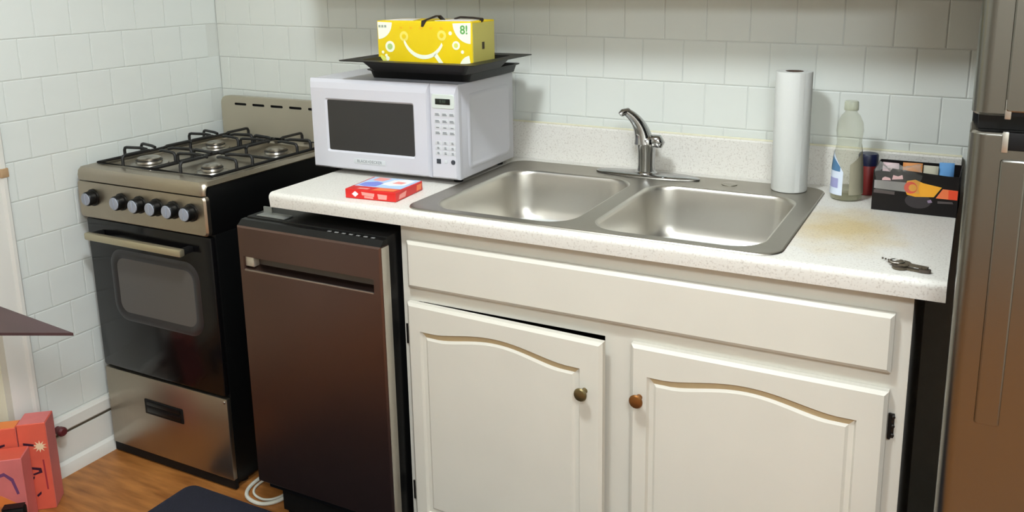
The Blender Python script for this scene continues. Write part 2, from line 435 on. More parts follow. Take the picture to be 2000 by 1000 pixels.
# ------------------------------------------------------------------ sink
sk = thing('sink', (1.594, -.34, H), 'stainless steel double-bowl drop-in sink set in the worktop', 'sink')
b = M(); zt = H+.0030
b.loft([[(x, y, H) for x, y in rr(SX0, SX1, SY0, SY1, .045, 8)], [(x, y, zt-.0008) for x, y in rr(SX0+.0015, SX1-.0015, SY0+.0015, SY1-.0015, .044, 8)], [(x, y, zt) for x, y in rr(SX0+.004, SX1-.004, SY0+.004, SY1-.004, .042, 8)],
        [(x, y, zt-.0012) for x, y in rr(SX0+.009, SX1-.009, SY0+.009, SY1-.009, .038, 8)]])
bowls = ((1.222, 1.573, -.590, -.162), (1.613, 1.972, -.592, -.172))
RB = .070
b.fill([[(x, y, zt-.0012) for x, y in rr(SX0+.009, SX1-.009, SY0+.009, SY1-.009, .038, 8)]]+[[(x, y, zt-.0012) for x, y in rr(*q, RB, 8)] for q in bowls])
b.build('rim', SINKST, sk, smooth=30)
for q in bowls:
    b = M(); loops = []
    def lp(i, z, r): return [(x, y, z) for x, y in rr(q[0]+i, q[1]-i, q[2]+i, q[3]-i, r, 8)]
    for i, z, r in ((0, zt-.0012, RB), (.003, zt-.002, RB-.003), (.006, zt-.006, RB-.005), (.0075, zt-.012, RB-.006), (.011, zt-.06, RB-.008), (.014, zt-.095, RB-.01), (.0175, zt-.112, RB-.012), (.024, zt-.125, RB-.016), (.034, zt-.1335, RB-.024), (.048, zt-.138, RB-.034)):
        loops.append(lp(i, z, r))
    cx, cy = (q[0]+q[1])/2, (q[2]+q[3])/2
    def cl(r, z):
        out = []
        for x, y in rr(q[0], q[1], q[2], q[3], RB, 8):
            a = math.atan2(y-cy, x-cx); out.append((cx+r*math.cos(a), cy+r*math.sin(a), z))
        return out
    b.loft(loops[:-2], 0, False, False); b.loft(loops[-3:]+[cl(.058, zt-.1415), cl(.054, zt-.1445)], 1, False, False)
    bo = b.build('bowl', [BOWLST, HAZE], sk, smooth=50)
    d = M(); d.loft([cl(.054, zt-.1445), cl(.045, zt-.1465), cl(.040, zt-.1525), cl(.012, zt-.1545)], 0, False, True)
    d.lathe([(.014, 0), (.016, .003), (.006, .006), (.004, .012)], (cx, cy, zt-.1545), 16)
    d.build('drain', CHROME, bo)
b = M(); b.lathe([(.019, 0), (.019, .0015), (.015, .003), (.001, .0035)], (1.79, -.112, zt-.001), 24); b.build('hole_cover', SINKST, sk)

# ------------------------------------------------------------------ faucet
fc = thing('faucet', (1.575, -.104, zt), 'chrome kitchen faucet with curved spout standing on a long deck plate behind the sink divider', 'faucet')
b = M()
def boat(hx, hy, z):
    out = []
    for i in range(40):
        a = 2*PI*i/40; c, s = math.cos(a), math.sin(a)
        out.append((1.575+hx*math.copysign(abs(c)**.95, c), -.104+hy*math.copysign(abs(s)**1.15, s), z))
    return out
b.loft([boat(.139, .033, zt-.0005), boat(.140, .034, zt+.003), boat(.132, .030, zt+.0065), boat(.07, .022, zt+.0085)], 0, True, True)
b.build('deck_plate', CHROME, fc, smooth=50)
b = M(); b.lathe([(.029, .0065), (.028, .010), (.0225, .013), (.0215, .03), (.0225, .060), (.0245, .082), (.0235, .096), (.017, .104), (.004, .108)], (1.573, -.104, zt), 28)
b.build('body', CHROME, fc, smooth=50)
b = M(); pts = []; rad = []
for i in range(15):
    t = i/14; ang = t*R(62)
    pts.append((1.567-.062*(1-math.cos(ang))-.006*t, -.106-.052*(1-math.cos(ang)), zt+.084+.082*math.sin(ang)/math.sin(R(62))))
    rad.append(.0255-.0155*t**.85)
b.tube(pts, rad, 16)
s1 = Vector(pts[-1]); 
b.build('spout', CHROME, fc, smooth=50)
b = M(); b.tube([s1+Vector((.004, .006, .000)), s1+Vector((-.006, -.009, -.001)), s1+Vector((-.010, -.014, -.006))], [.0095, .0088, .0070], 14); b.build('aerator', CHROME, fc)
b = M(); b.tube([(1.580, -.104, zt+.078), (1.587, -.104, zt+.086), (1.594, -.104, zt+.092), (1.601, -.104, zt+.092), (1.605, -.104, zt+.086), (1.604, -.104, zt+.076)], [.014, .0155, .0165, .0170, .0160, .010], 14)
b.build('lever', CHROME, fc, smooth=60)

# ------------------------------------------------------------------ stove
SL0, SL1, SF = .030, .533, -.576
ST = .905
st = thing('gas_stove', (.28, -.3, 0), 'narrow stainless and black gas stove in the tiled corner', 'stove')
M().box(SL0+.002, SL1-.001, -.572, -.03, .02, .757, .002).box(SL0+.002, SL1-.001, -.585, -.03, .757, ST-.0155, .002).build('body', BLACK, st)
for x in (SL0+.03, SL1-.03):
    for y in (SF+.05, -.07): M().lathe([(.014, 0), (.014, .008), (.009, .010), (.009, .0205)], (x, y, 0), 12).build('foot', BLACKM, st)
# cooktop: rolled steel rim around a recessed tray
b = M(); tx0, tx1, ty0, ty1 = SL0-.004, SL1+.004, -.604, -.030
def ring(i, z, r, zs=None):
    pts_ = rr(tx0+i, tx1-i, ty0+i, ty1-i, r, 6)
    return [(x, y, z if (zs is None or y < ty0+.012) else zs) for x, y in pts_]
b.loft([ring(.001, ST-.036, .018, ST-.0145), ring(0, ST-.022, .019, ST-.0115), ring(.002, ST-.010, .018), ring(.008, ST-.001, .016), ring(.016, ST+.001, .014)], 0, False, False)
trg = (tx0+.027, tx1-.017, ty0+.048, ty1-.026)
def tr_(i, z, r=.018): return [(x, y, z) for x, y in rr(trg[0]+i, trg[1]-i, trg[2]+i, trg[3]-i, r, 6)]
b.fill([ring(.016, ST+.001, .014), tr_(0, ST+.001)])
b.loft([tr_(0, ST+.001), tr_(.004, ST-.003), tr_(.010, ST-.010, .012)]); b.fill([tr_(.010, ST-.010, .012)])
b.build('cooktop', STOVEST, st, smooth=40)
# control panel
b = M(); pp = rr(SL0-.003, SL1+.003, .757, ST-.037, .014, 5)
b.loft([[(x, -.5855, z) for x, z in pp], [(x, -.597, z) for x, z in pp], [(x*.996+.28*.004, -.602, z) for x, z in rr(SL0+.001, SL1-.001, .761, ST-.040, .011, 5)]], 0, True, True)
cp = b.build('control_panel', STOVEST, st, smooth=40)
for i, x in enumerate((.095, .213, .287, .354, .418, .484)):
    k = M(); k.lathe([(.0245, 0), (.0245, .004), (.021, .0055), (.0205, .022), (.0185, .025)], (x, -.6025, .821), 26, 'y')
    ko = k.build('knob', BLACK, st)
    g = M(); g.lathe([(.0175, 0), (.0175, .0018), (.0165, .0028), (.001, .0030)], (x, -.6275, .821), 24, 'y'); g.box(x-.0022, x+.0022, -.6325, -.6295, .807, .835, .0008)
    g.build('face_cap', KNOBG, ko)
# oven door
b = M(); b.box(SL0+.002, SL1-.001, -.589, -.5725, .292, .752, .006)
od = b.build('oven_door', BGLASS, st)
b = M()
def wl_(i, y, r): return [(x, y, z) for x, z in rr(.118+i, .475-i, .455+i, .672-i, r, 6)]
b.loft([wl_(0, -.5892, .05), wl_(.006, -.5925, .045), wl_(.016, -.5925, .04), wl_(.026, -.5895, .03)])
b.build('window_frame', mat('dark_grey_enamel', (40, 37, 38), .3), od, smooth=40)
b = M(); b.fill([wl_(.026, -.5896, .03)]); b.loft([wl_(.026, -.5896, .03), wl_(.026, -.5890, .03)]); b.build('window_glass', OWIN, od, smooth=0)
b = M(); b.box(.083, .468, -.640, -.622, .703, .725, .005)
hd = b.build('handle', mat('satin_champagne_metal', (188, 178, 150), .35, .8), od)
for x in (.090, .446): M().box(x, x+.018, -.6225, -.589, .705, .722, .003).build('handle_bracket', BLACKM, hd)
# drawer
b = M(); b.box(SL0+.002, SL1-.001, -.588, -.5725, .034, .284, .003); b.lathe([(.004, 0), (.004, .002), (.002, .003)], (SL1-.010, -.588, .274), 10, 'y', 1)
dw_ = b.build('drawer', [STOVEST, CHROME], st)
b = M(); b.box(.195, .352, -.5905, -.588, .168, .214, .002).build('pull', BLACKM, dw_)
M().box(.203, .344, -.5925, -.5905, .196, .209, .002).box(.203, .344, -.5915, -.5905, .174, .190, .001).build('pull_lip', BLACK, dw_)
M().box(SL0+.002, SL1-.001, -.584, -.5725, .006, .0335).build('plinth', BLACKM, st)
# backguard
b = M(); bx0, bx1 = SL0+.014, SL1-.002
bp_ = [(bx0, ST+.0)]+[(bx1, ST+.0)]+[(x, z) for x, z in rr(bx0, bx1, .95, 1.040, .028, 6)[:14]]
out = [(bx0, ST), (bx1, ST)]+rr(bx0, bx1, .95, 1.040, .028, 6)[:14]
slots = [(.106+i*.079, .106+i*.079+.052) for i in range(5)]
sl_loops = [rr(a, c, 1.0105, 1.0185, .0035, 3) for a, c in slots]
b.fill([[(x, -.052, z) for x, z in out]]+[[(x, -.052, z) for x, z in s] for s in sl_loops])
for s in sl_loops: b.loft([[(x, -.052, z) for x, z in s], [(x, -.046, z) for x, z in s]], 1, False, True)
b.loft([[(x, -.052, z) for x, z in out], [(x, -.030, z) for x, z in out]], 0, False, True)
b.build('backguard', [mat('satin_backguard', (176, 168, 148), .42, .45), BLACKM], st, smooth=40)
# burners
for x, y, s in ((.160, -.455, 1.05), (.415, -.455, .85), (.160, -.200, .85), (.415, -.200, 1.0)):
    b = M(); b.lathe([(.052*s, 0), (.050*s, .003), (.036*s, .006), (.034*s, .012), (.033*s, .014)], (x, y, ST-.010), 24)
    bu = b.build('burner', BURN, st)
    M().lathe([(.031*s, 0), (.031*s, .005), (.026*s, .008), (.002, .009)], (x, y, ST+.0042), 24).build('burner_cap', BURN, bu)
    M().lathe([(.0345*s, 0), (.036*s, .0015), (.032*s, .003)], (x, y, ST+.0015), 24).build('flame_ring', IRON, bu)
# two grates of bent rod
def grate(x0, x1, y0, y1):
    g = bpy.data.objects.new('grate', None)
    z = ST+.005; h = .028; r = .0044; b = M()
    b.tube([(x0, y0, z), (x1, y0, z), (x1, y1, z), (x0, y1, z)], r, 8, True)
    ym = (y0+y1)/2; b.tube([(x0, ym, z), (x1, ym, z)], r, 8)
    for cy in ((y0+ym)/2, (ym+y1)/2):
        cx = (x0+x1)/2; hx = (x1-x0)/2
        for dx, dy in ((1, .0), (-1, .0)):
            for o_ in (-.030, .030):
                ex = cx+dx*hx
                b.tube([(ex, cy+o_, z), (ex, cy+o_, z+h*.7), (ex-dx*.004, cy+o_, z+h*.95), (ex-dx*.010, cy+o_, z+h), (cx+dx*.045, cy+o_*.6, z+h), (cx+dx*.028, cy+o_*.5, z+h-.003)], r, 8)
        for dy in (1, -1):
            ey = cy+dy*(y1-y0)/4
            b.tube([(cx, ey, z), (cx, ey, z+h*.7), (cx, ey-dy*.004, z+h*.95), (cx, ey-dy*.010, z+h), (cx, cy+dy*.034, z+h), (cx, cy+dy*.026, z+h-.003)], r, 8)
    return b.build('grate', IRON, st, smooth=60)
grate(trg[0]+.008, .274, trg[2]+.006, trg[3]-.006); grate(.284, trg[1]-.008, trg[2]+.006, trg[3]-.006)

# ------------------------------------------------------------------ dishwasher
DL, DR, DF = .7147, 1.1500, -.6726
dw = thing('dishwasher', (.935, -.35, 0), 'brownish stainless steel dishwasher standing between the stove and cream cabinet', 'dishwasher')
M().box(DL+.006, DR-.004, -.640, -.06, .10, .850, .003).build('tub', BLACK, dw)
M().box(DL+.012, DR-.01, -.600, -.55, .012, .10).build('kick_plate', BLACKM, dw)
for x in (DL+.03, DR-.03):
    for y in (-.58, -.12): M().lathe([(.016, 0), (.016, .006), (.006, .008), (.006, .1005)], (x, y, 0), 12).build('levelling_foot', BLACKM, dw)
b = M(); hx0, hx1, hz0, hz1 = DL+.016, DR-.022, .722, .756
fr = lambda x0, x1, z0, z1, y: [(x0, y, z0), (x1, y, z0), (x1, y, z1), (x0, y, z1)]
e = .004
b.fill([fr(DL+e, DR-e, .135+e, .833-e, DF), fr(hx0, hx1, hz0, hz1, DF)])
b.loft([fr(DL+e, DR-e, .135+e, .833-e, DF), fr(DL, DR, .135, .833, DF+e), fr(DL, DR, .135, .833, -.6405)], 0, False, True)
b.loft([fr(hx0, hx1, hz0, hz1, DF), fr(hx0+.002, hx1-.002, hz0+.003, hz1, DF+.006), fr(hx0+.002, hx1-.002, hz0+.010, hz1+.0, DF+.024)], 0)
b.fill([fr(hx0+.002, hx1-.002, hz0+.010, hz1, DF+.024)], 1)
dd = b.build('door', [DWST, mat('handle_pocket_steel', (96, 90, 84), .45, .8)], dw, smooth=30)
M().box(DR+.0002, DR+.0022, -.668, -.6415, .137, .831, .0006).build('edge_trim', mat('pale_edge_steel', (176, 170, 156), .4, .6), dd)
M().box(hx0+.002, hx1-.001, DF-.0008, DF+.004, hz0-.003, hz0+.0015, .001).build('pocket_lip', mat('lip_steel', (164, 152, 142), .35, .9), dd)
# pale block: light falling on the pocket's left end, put into the colour
M().box(hx0+.0022, hx0+.030, DF+.004, DF+.0235, hz0+.008, hz1-.001, .002).build('lit_pocket_end', mat('lit_end_steel', (196, 188, 172), .35, .7), dd)
b = M(); b.prism([(-.6725+e, .8332), (-.6405, .8332), (-.6405, .846), (-.655, .8455)], 'x', DL+.002, DR-.002)
cpn = b.build('control_strip', BLACK, dw, smooth=0)
for i in range(7):
    M().box(.985+i*.021, .995+i*.021, -.6535, -.6475, .8458, .8472, .0006).build('button', mat('pale_button', (120, 120, 118), .5), cpn)
b = M(); b.box(.745, .835, -.632, -.60, .8502, .8535, .001); b.box(.745, .772, -.606, -.602, .853, .868).build('mounting_bracket', mat('dull_silver', (150, 152, 148), .45, .7), dw)

# ------------------------------------------------------------------ refrigerator
FX, FF = 2.303, -.800
fr_ = thing('refrigerator', (2.66, -.4, 0), 'tall brushed stainless refrigerator with top freezer at the right end of the worktop', 'refrigerator')
M().box(FX+.002, 3.02, -.70, -.05, .03, 1.70, .006).build('cabinet_body', mat('dark_fridge_side', (9, 9, 9), .7, spec=.2), fr_)
for x in (2.36, 2.96):
    for y in (-.64, -.12): M().lathe([(.02, 0), (.02, .008), (.008, .01), (.008, .0305)], (x, y, 0), 12).build('foot', BLACKM, fr_)
def fdoor(z0, z1, hz0, hz1):
    b = M()
    x0, x1 = FX, 3.022
    def prof(x_off=0):
        p = [(x0+.003, -.703), (x0, -.708), (x0, -.780)]+[(x0+.020-.020*math.cos(R(a)), -.780-.0215*math.sin(R(a))) for a in range(12, 90, 13)]+[(x0+.021, -.8015), (x0+.0225, -.8015), (x1-.032, -.8015), (x1-.03, -.8015), (x1-.008, -.796), (x1, -.78), (x1, -.703)]
        return p
    cxm = (x0+x1)/2; sh_ = lambda q: [(x+(.005 if x < cxm else -.005), min(y+.005, -.703), 0) for x, y in q]
    P1 = prof(); P2 = [(x+(.004 if x < cxm else -.004), min(y+.004, -.7031)) for x, y in P1]
    b.loft([[(x, y, z0) for x, y in P2], [(x, y, z0+.004) for x, y in P1], [(x, y, z0+.006) for x, y in P1], [(x, y, z1-.006) for x, y in P1], [(x, y, z1-.004) for x, y in P1], [(x, y, z1-.001) for x, y in [((u+k)/2, (v+l)/2) for (u, v), (k, l) in zip(P1, P2)]], [(x, y, z1) for x, y in P2]], 0, True, True)
    d = b.build('door', FRST, fr_, smooth=35)
    # long low-relief grip on the door face
    g = M(); gx0, gx1 = (x0+.042, x0+.076) if z0 < 1 else (x0+.041, x0+.30)
    g.loft([[(x, -.8010, z) for x, z in rr(gx0, gx1, hz0, hz1, .004, 3)], [(x, -.8045, z) for x, z in rr(gx0+.001, gx1-.001, hz0+.001, hz1-.001, .003, 3)], [(x, -.8055, z) for x, z in rr(gx0+.003, gx1-.003, hz0+.003, hz1-.003, .003, 3)]], 0, False, True)
    g.build('grip_strip', FRST, d, smooth=8)
    return d
d1 = fdoor(.09, 1.203, .757, 1.165)
d2 = fdoor(1.226, 1.70, 1.232, 1.69)
M().box(FX+.010, 3.01, -.775, -.703, 1.2035, 1.2255).build('door_gap_trim', BLACK, fr_)
M().box(FX+.012, 3.01, -.74, -.701, .035, .088).build('kick_grille', BLACKM, fr_)
for d, za, zb in ((d1, 1.178, 1.2035), (d2, 1.2255, 1.250)):
    b = M(); b.box(FX+.047, FX+.30, -.8035, -.7985, za, zb, .0015); h = b.build('handle', BLACKM, d)
    M().box(FX+.042, FX+.050, -.8050, -.7985, za-.003, zb+.001, .001).build('handle_end', mat('bright_trim', (190, 186, 176), .3, .8), h)

# ------------------------------------------------------------------ microwave
mw = thing('microwave', (.743, -.408, H), 'white countertop microwave with dark window carrying black trays on its top', 'microwave', R(1.8))
WW, WD, WH = .447, .312, .252
b = M(); b.box(0, WW, .022, WD, .012, WH, .006, 2)
bd = b.build('case', MW, mw, local=True)
for x in (.03, WW-.03):
    for y in (.05, WD-.04): M().lathe([(.012, 0), (.012, .008), (.010, .0125)], (x, y, 0), 12).build('foot', BLACKM, mw, local=True)
dx = .366
b = M(); wn = (.050, .324, .060, .202)
def dl(x0, x1, i, y, zt_=0): return [(x0+i, y, .014+i), (x1-i, y, .014+i), (x1-i, y, WH-i-zt_), (x0+i, y, WH-i-zt_)]
b.loft([dl(0, dx, 0, .0218), dl(0, dx, 0, .010), dl(0, dx, .003, .004, .006), dl(0, dx, .006, 0.0, .018)], 0, True, False)
b.fill([dl(0, dx, .006, 0, .018), [(x, 0, z) for x, z in rr(*wn, .006, 3)]])
b.loft([[(x, 0, z) for x, z in rr(*wn, .006, 3)], [(x, .005, z) for x, z in rr(wn[0]+.005, wn[1]-.005, wn[2]+.005, wn[3]-.005, .004, 3)]])
do = b.build('door', MW, mw, local=True, smooth=10)
b = M(); b.fill([[(x, .0045, z) for x, z in rr(wn[0]+.004, wn[1]-.004, wn[2]+.004, wn[3]-.004, .004, 3)]]); b.loft([[(x, .0045, z) for x, z in rr(wn[0]+.004, wn[1]-.004, wn[2]+.004, wn[3]-.004, .004, 3)], [(x, .0060, z) for x, z in rr(wn[0]+.004, wn[1]-.004, wn[2]+.004, wn[3]-.004, .004, 3)]])
b.build('window', MWWIN, do, local=True, smooth=0)
M().box(.134, .232, -.0012, .0005, .0345, .0475, .0004).build('name_plate', MWLG, do, local=True)
text('name_lettering', 'BLACK+DECKER', .0105, (.183, -.0013, .041), (1, 0, 0), (0, 0, 1), MWGREY, do)
b = M(); b.loft([dl(dx+.0015, WW, 0, .0218), dl(dx+.0015, WW, 0, .010), dl(dx+.0015, WW, .003, .004, .006), dl(dx+.0015, WW, .006, 0.0, .018)], 0, True, True)
pn = b.build('control_panel', MW, mw, local=True, smooth=10)
b = M(); b.loft([[(x, 0, z) for x, z in rr(.377, .441, .192, .228, .006, 4)], [(x, -.0015, z) for x, z in rr(.3785, .4395, .1935, .2265, .005, 4)]], 0, False, True); b.build('display_bezel', mat('bezel_pale', (196, 202, 194), .4), pn, local=True)
dsp = M().box(.388, .430, -.0025, -.0015, .203, .217, .0003).build('display', mat('lcd_black', (18, 24, 20), .25), pn, local=True)
text('display_digits', '8:88', .0105, (.409, -.0026, .210), (1, 0, 0), (0, 0, 1), mat('lcd_segment', (58, 72, 58), .4), dsp)
for r_, (z, dark) in enumerate(((.178, 2), (.161, 2), (.147, 1), (.132, 3), (.107, 1), (.094, 2), (.081, 1), (.060, 4))):
    for c_, x in enumerate((.392, .4125, .433)):
        if dark == 4:
            if c_ == 0: M().box(x-.006, x+.006, -.0012, 0, z-.006, z+.006, .0004).build('button', MWDK, pn, local=True)
            elif c_ == 2: M().lathe([(.006, 0), (.006, .001), (.005, .0014)], (x, 0, z), 16, 'y').build('button', MWDK, pn, local=True)
            else: M().box(x-.004, x+.004, -.001, 0, z-.004, z+.004, .0004).build('button', MWLG, pn, local=True)
            continue
        bt = M().box(x-.0085, x+.0085, -.0006, 0, z-.0052, z+.0052, .0002).build('button', MWP, pn, local=True)
        wd_ = .0042 if dark == 1 else .0062
        if r_ in (4, 5, 6): wd_ = .0032
        q = M()
        for ln in range(1 if dark == 1 and r_ < 4 else 2):
            q.box(x-wd_, x+wd_*(1 if ln == 0 else .7), -.0008, -.0006, z-.0030+ln*.0032, z-.0009+ln*.0032)
        q.build('button_mark', MWGREY, bt, local=True, smooth=0)
b = M()
def sp(i, x, r): return [(x, y, z) for y, z in rr(.052+i, .286-i, .030+i, .224-i, r, 5)]
b.loft([sp(0, WW-.0002, .02), sp(.005, WW+.0025, .017), sp(.012, WW+.0025, .014), sp(.016, WW+.0008, .012)], 0, False, True)
b.build('side_panel', MW, mw, local=True, smooth=40)

# ------------------------------------------------------------------ trays and carton on the microwave
TZ0 = H+WH
def tray(x0, x1, y0, y1, z0, h, flange, slope, name, label, corner=.02):
    t = thing(name, ((x0+x1)/2, (y0+y1)/2, z0), label, 'tray', group='black trays on the microwave')
    b = M()
    def l(i, z, r): return [(x, y, z) for x, y in rr(x0+i, x1-i, y0+i, y1-i, r, 5)]
    tot = flange+slope
    outer = [l(0, z0+h, corner), l(.001, z0+h-.002, corner), l(flange, z0+h-.004, corner), l(tot, z0+.0002, corner*.8)]
    inner = [l(0, z0+h, corner), l(flange+.002, z0+h-.001, corner), l(tot+.002, z0+.002, corner*.8)]
    b.loft(outer, 0, False, True); b.loft(inner, 0, False, True)
    b.build('pan', PAN, t, smooth=40)
    return t
tray(.882, 1.200, -.350, -.066, TZ0, .022, .007, .006, 'baking_pan', 'smaller black baking pan lying under the wide flanged black tray')
tray(.868, 1.266, -.440, -.128, TZ0+.0225, .031, .040, .022, 'roasting_tray', 'wide black tray with broad flat rim holding the yellow carton', .012)
YB = TZ0+.0225+.0024
yl = mat('yellow_carton', (226, 194, 8), .45, noise=.06, nscale=8); ycr = mat('carton_cream', (236, 238, 214), .45); yor = mat('carton_deep_yellow', (226, 176, 20), .4)
ygr = mat('carton_green', (96, 160, 84), .45); ylm = mat('carton_lime', (214, 214, 96), .4)
cw, cd, chh = .283, .120, .121
yc = thing('drinks_carton', (.903, -.313, YB), 'bright yellow drinks carton printed with a white smile standing on the black tray', 'carton', R(1.5))
M().box(0, cw, 0, cd, 0, chh, .002, 1).build('carton', yl, yc, local=True)
def ar(cx, cz, r, a0, a1, n=10): return [(cx+r*math.cos(R(a0+(a1-a0)*i/n)), cz+r*math.sin(R(a0+(a1-a0)*i/n))) for i in range(n+1)]
decal([(.0025, chh-.0025)]+ar(.0025, chh-.0025, .045, -88, -2), 0, -1, 'corner_print', ycr, yc)
decal([(cw-.0025, chh-.0025)]+ar(cw-.0025, chh-.0025, .052, 182, 268), 0, -1, 'corner_print', ycr, yc)
text('corner_lettering', '8!', .030, (cw-.022, -.0008, chh-.021), (1, 0, 0), (0, 0, 1), ygr, yc, bold=.0007)
decal(ar(.0, .0, .03, 0, 90)+[(.0025, .0025)] if False else [(.003, .003), (.035, .003)]+ar(.003, .003, .03, 10, 80), 0, -1, 'corner_print', ylm, yc)
decal([(cw-.003, .003)]+ar(cw-.003, .003, .035, 100, 178), 0, -1, 'corner_print', ycr, yc)
decal(disc(.039, .055, .0145), 0, -1, 'fruit_print', ycr, yc); decal(disc(.039, .055, .008), -.0006, -1, 'fruit_print', mat('fruit_pale_green', (176, 200, 120), .45), yc)
decal(disc(cw-.046, .062, .011), 0, -1, 'fruit_print', ycr, yc); decal(disc(cw-.046, .062, .006), -.0006, -1, 'fruit_print', ylm, yc)
for x, z in ((.083, .082), (.196, .086)):
    decal(disc(x, z, .013), 0, -1, 'swirl_print', mat('swirl_pale_yellow', (232, 212, 96), .45), yc); decal(disc(x, z, .006), -.0006, -1, 'swirl_print', yl, yc)
A = ar(.141, .088, .063, 199, 335, 16); Bq = ar(.141, .096, .0605, 332, 202, 16)
decal(A+[(x, z) for x, z in Bq], 0, -1, 'smile_print', ycr, yc)
decal([(.170, .036), (.179, .042), (.203, .010), (.194, .006)], 0, -1, 'smile_print', ycr, yc)
for x, z, r in ((.016, .040, .004), (.030, .024, .006), (.026, .032, .004), (cw-.028, .046, .0045), (cw-.062, .092, .005)):
    decal(disc(x, z, r, 10), 0, -1, 'dot_print', ycr, yc)
for i in range(5): decal(disc(.075+i*.030, chh-.017, .0035, 8, 1.5), 0, -1, 'dot_print', yor, yc)
decal([(.0, 0), (.0, 0), (.0, 0)], 0, -1, 'dot_print', ycr, yc) if False else None
for k, s in enumerate((0, .009, .018)): decal([(.006+s, chh-.017), (.012+s, chh-.017), (.012+s, chh-.011), (.006+s, chh-.011)], -.0006, -1, 'corner_lettering', mat('carton_grey', (150, 156, 140), .5), yc)
b = M(); b.prism([(.014, .020), (.10, .020), (.075, .095), (.020, .09)], 'z', chh+.0001, chh+.0010); b.build('top_print', mat('carton_white', (232, 226, 222), .45), yc, local=True, smooth=0)
b = M(); b.prism([(.165, .02), (.268, .02), (.262, .095), (.175, .095)], 'z', chh+.0001, chh+.0010); b.build('top_print', MATS['carton_white'], yc, local=True, smooth=0)
b = M(); b.box(cw, cw+.0006, .004, cd-.004, .004, chh-.004); b.build('end_print', mat('carton_end_cream', (206, 196, 104), .5), yc, local=True, smooth=0)
b = M(); b.box(cw+.0006, cw+.0012, .05, .062, .05, .068); b.build('end_print', mat('print_dark', (60, 50, 30), .5), yc, local=True, smooth=0)
b = M(); hs = mat('brown_black_strap', (36, 26, 18), .5)
b.faces([(.136, -.001, chh-.014), (.143, -.001, chh-.014), (.153, -.001, chh+.001), (.138, -.001, chh+.001), (.178, .03, chh+.014), (.162, .03, chh+.014), (.182, .045, chh+.0015), (.166, .045, chh+.0015)], [(0, 1, 2, 3), (3, 2, 4, 5), (5, 4, 6, 7)])
bmesh.ops.solidify(b.bm, geom=b.bm.faces[:], thickness=.0012); b.build('carry_strap', hs, yc, local=True, smooth=0)
b = M(); b.tube([(.185, .085, chh+.002), (.20, .09, chh+.006), (.24, .085, chh+.005), (.272, .075, chh+.003), (.279, .06, chh+.001), (.2795, .05, chh-.003)], .0048, 6, flat=.6); b.build('carry_strap', hs, yc, local=True)

# ------------------------------------------------------------------ red box
red = mat('glossy_red_card', (206, 34, 30), .35)
rb = thing('candy_box', (1.062, -.527, H), 'flat red snack box with blue and white lid lying in front of the microwave', 'box', R(5))
bw, bd_, bh = .137, .128, .0225
M().box(-bw/2, bw/2, -bd_/2, bd_/2, 0, bh, .0012, 1).build('carton', red, rb, local=True)
def tp(poly, name, m, lvl=0): b = M(); b.prism(poly, 'z', bh+lvl, bh+lvl+.0003); return b.build(name, m, rb, local=True, smooth=0)
pb = mat('pale_blue_print', (176, 204, 232), .4); pw = mat('white_print', (236, 234, 232), .4); pk = mat('pink_print', (236, 150, 140), .4); vb = mat('violet_blue_print', (124, 136, 214), .4); orr = mat('orange_print', (236, 120, 70), .4)
tp([(-.064, -.030), (.062, -.030), (.066, .062), (-.062, .062)], 'lid_print', pb)
tp([(-.058, -.020), (-.036, -.030), (-.010, -.024), (-.006, .010), (-.030, .020), (-.056, .004)], 'lid_print', vb, .0003)
tp([(-.010, .000), (.02, -.008), (.052, .006), (.058, .048), (.03, .060), (.002, .044)], 'lid_print', pw, .0003)
tp([(-.050, .030), (-.020, .026), (-.012, .056), (-.048, .060)], 'lid_print', pk, .0003)
tp([(.014, .014), (.04, .012), (.044, .030), (.02, .034)], 'lid_print', pk, .0006)
tp([(.000, -.060), (.058, -.056), (.062, -.036), (.008, -.034)], 'lid_print', orr, .0003)
tp([(-.040, -.056), (-.012, -.056), (-.010, -.046), (-.038, -.046)], 'lid_print', pk, .0003)
fy = -bd_/2
decal([(-.050, .011), (-.041, .0045), (-.032, .012), (-.041, .0185)], fy, -1, 'diamond_print', pw, rb, .0004)
for q in ([(-.022, .010), (.010, .008), (.012, .016), (-.024, .018)], [(-.016, .004), (.008, .003), (.008, .0075), (-.016, .0085)], [(.022, .004), (.044, .004), (.046, .015), (.020, .016)]):
    decal(q, fy, -1, 'side_print', pk, rb, .0004)
for q, m_ in (([(-.05, .004), (-.02, .004), (-.014, .017), (-.046, .014)], pk), ([(.034, .004), (.056, .004), (.060, .018), (.036, .018)], orr)):
    b = M(); b.prism(q, 'x', bw/2, bw/2+.0004); b.build('side_print', m_, rb, local=True, smooth=0)

# ------------------------------------------------------------------ paper towel, bottle, can, snack box, keys
pt = thing('paper_towel_roll', (1.930, -.104, H+.003), 'white paper towel roll standing on end at the back right corner of the sink', 'paper towel')
PTM = mat('paper_towel_white', (202, 202, 196), .85, bump=.3, bscale=120)
b = M(); rt_ = .0415; hh = .281
b.lathe([(.021, .001), (rt_-.001, 0), (rt_, .002), (rt_, hh-.002), (rt_-.001, hh)], (0, 0, 0), 48) if False else None
ro, ri = [], []
prof = [(.0205, .001), (rt_-.001, 0), (rt_, .002), (rt_, hh-.002), (rt_-.001, hh), (.0205, hh)]
loops = [[(r*math.cos(2*PI*i/48), r*math.sin(2*PI*i/48), z) for i in range(48)] for r, z in prof]
b = M(); b.loft(loops+[loops[0]]); ro = b.build('roll', PTM, pt, local=True, smooth=40)
CB = mat('brown_cardboard', (70, 50, 36), .9)
b = M(); lp2 = [[(r*math.cos(2*PI*i/32), r*math.sin(2*PI*i/32), z) for i in range(32)] for r, z in ((.0204, .001), (.0204, hh), (.019, hh), (.019, .001))]
b.loft(lp2+[lp2[0]]); b.build('core', CB, pt, local=True, smooth=40)
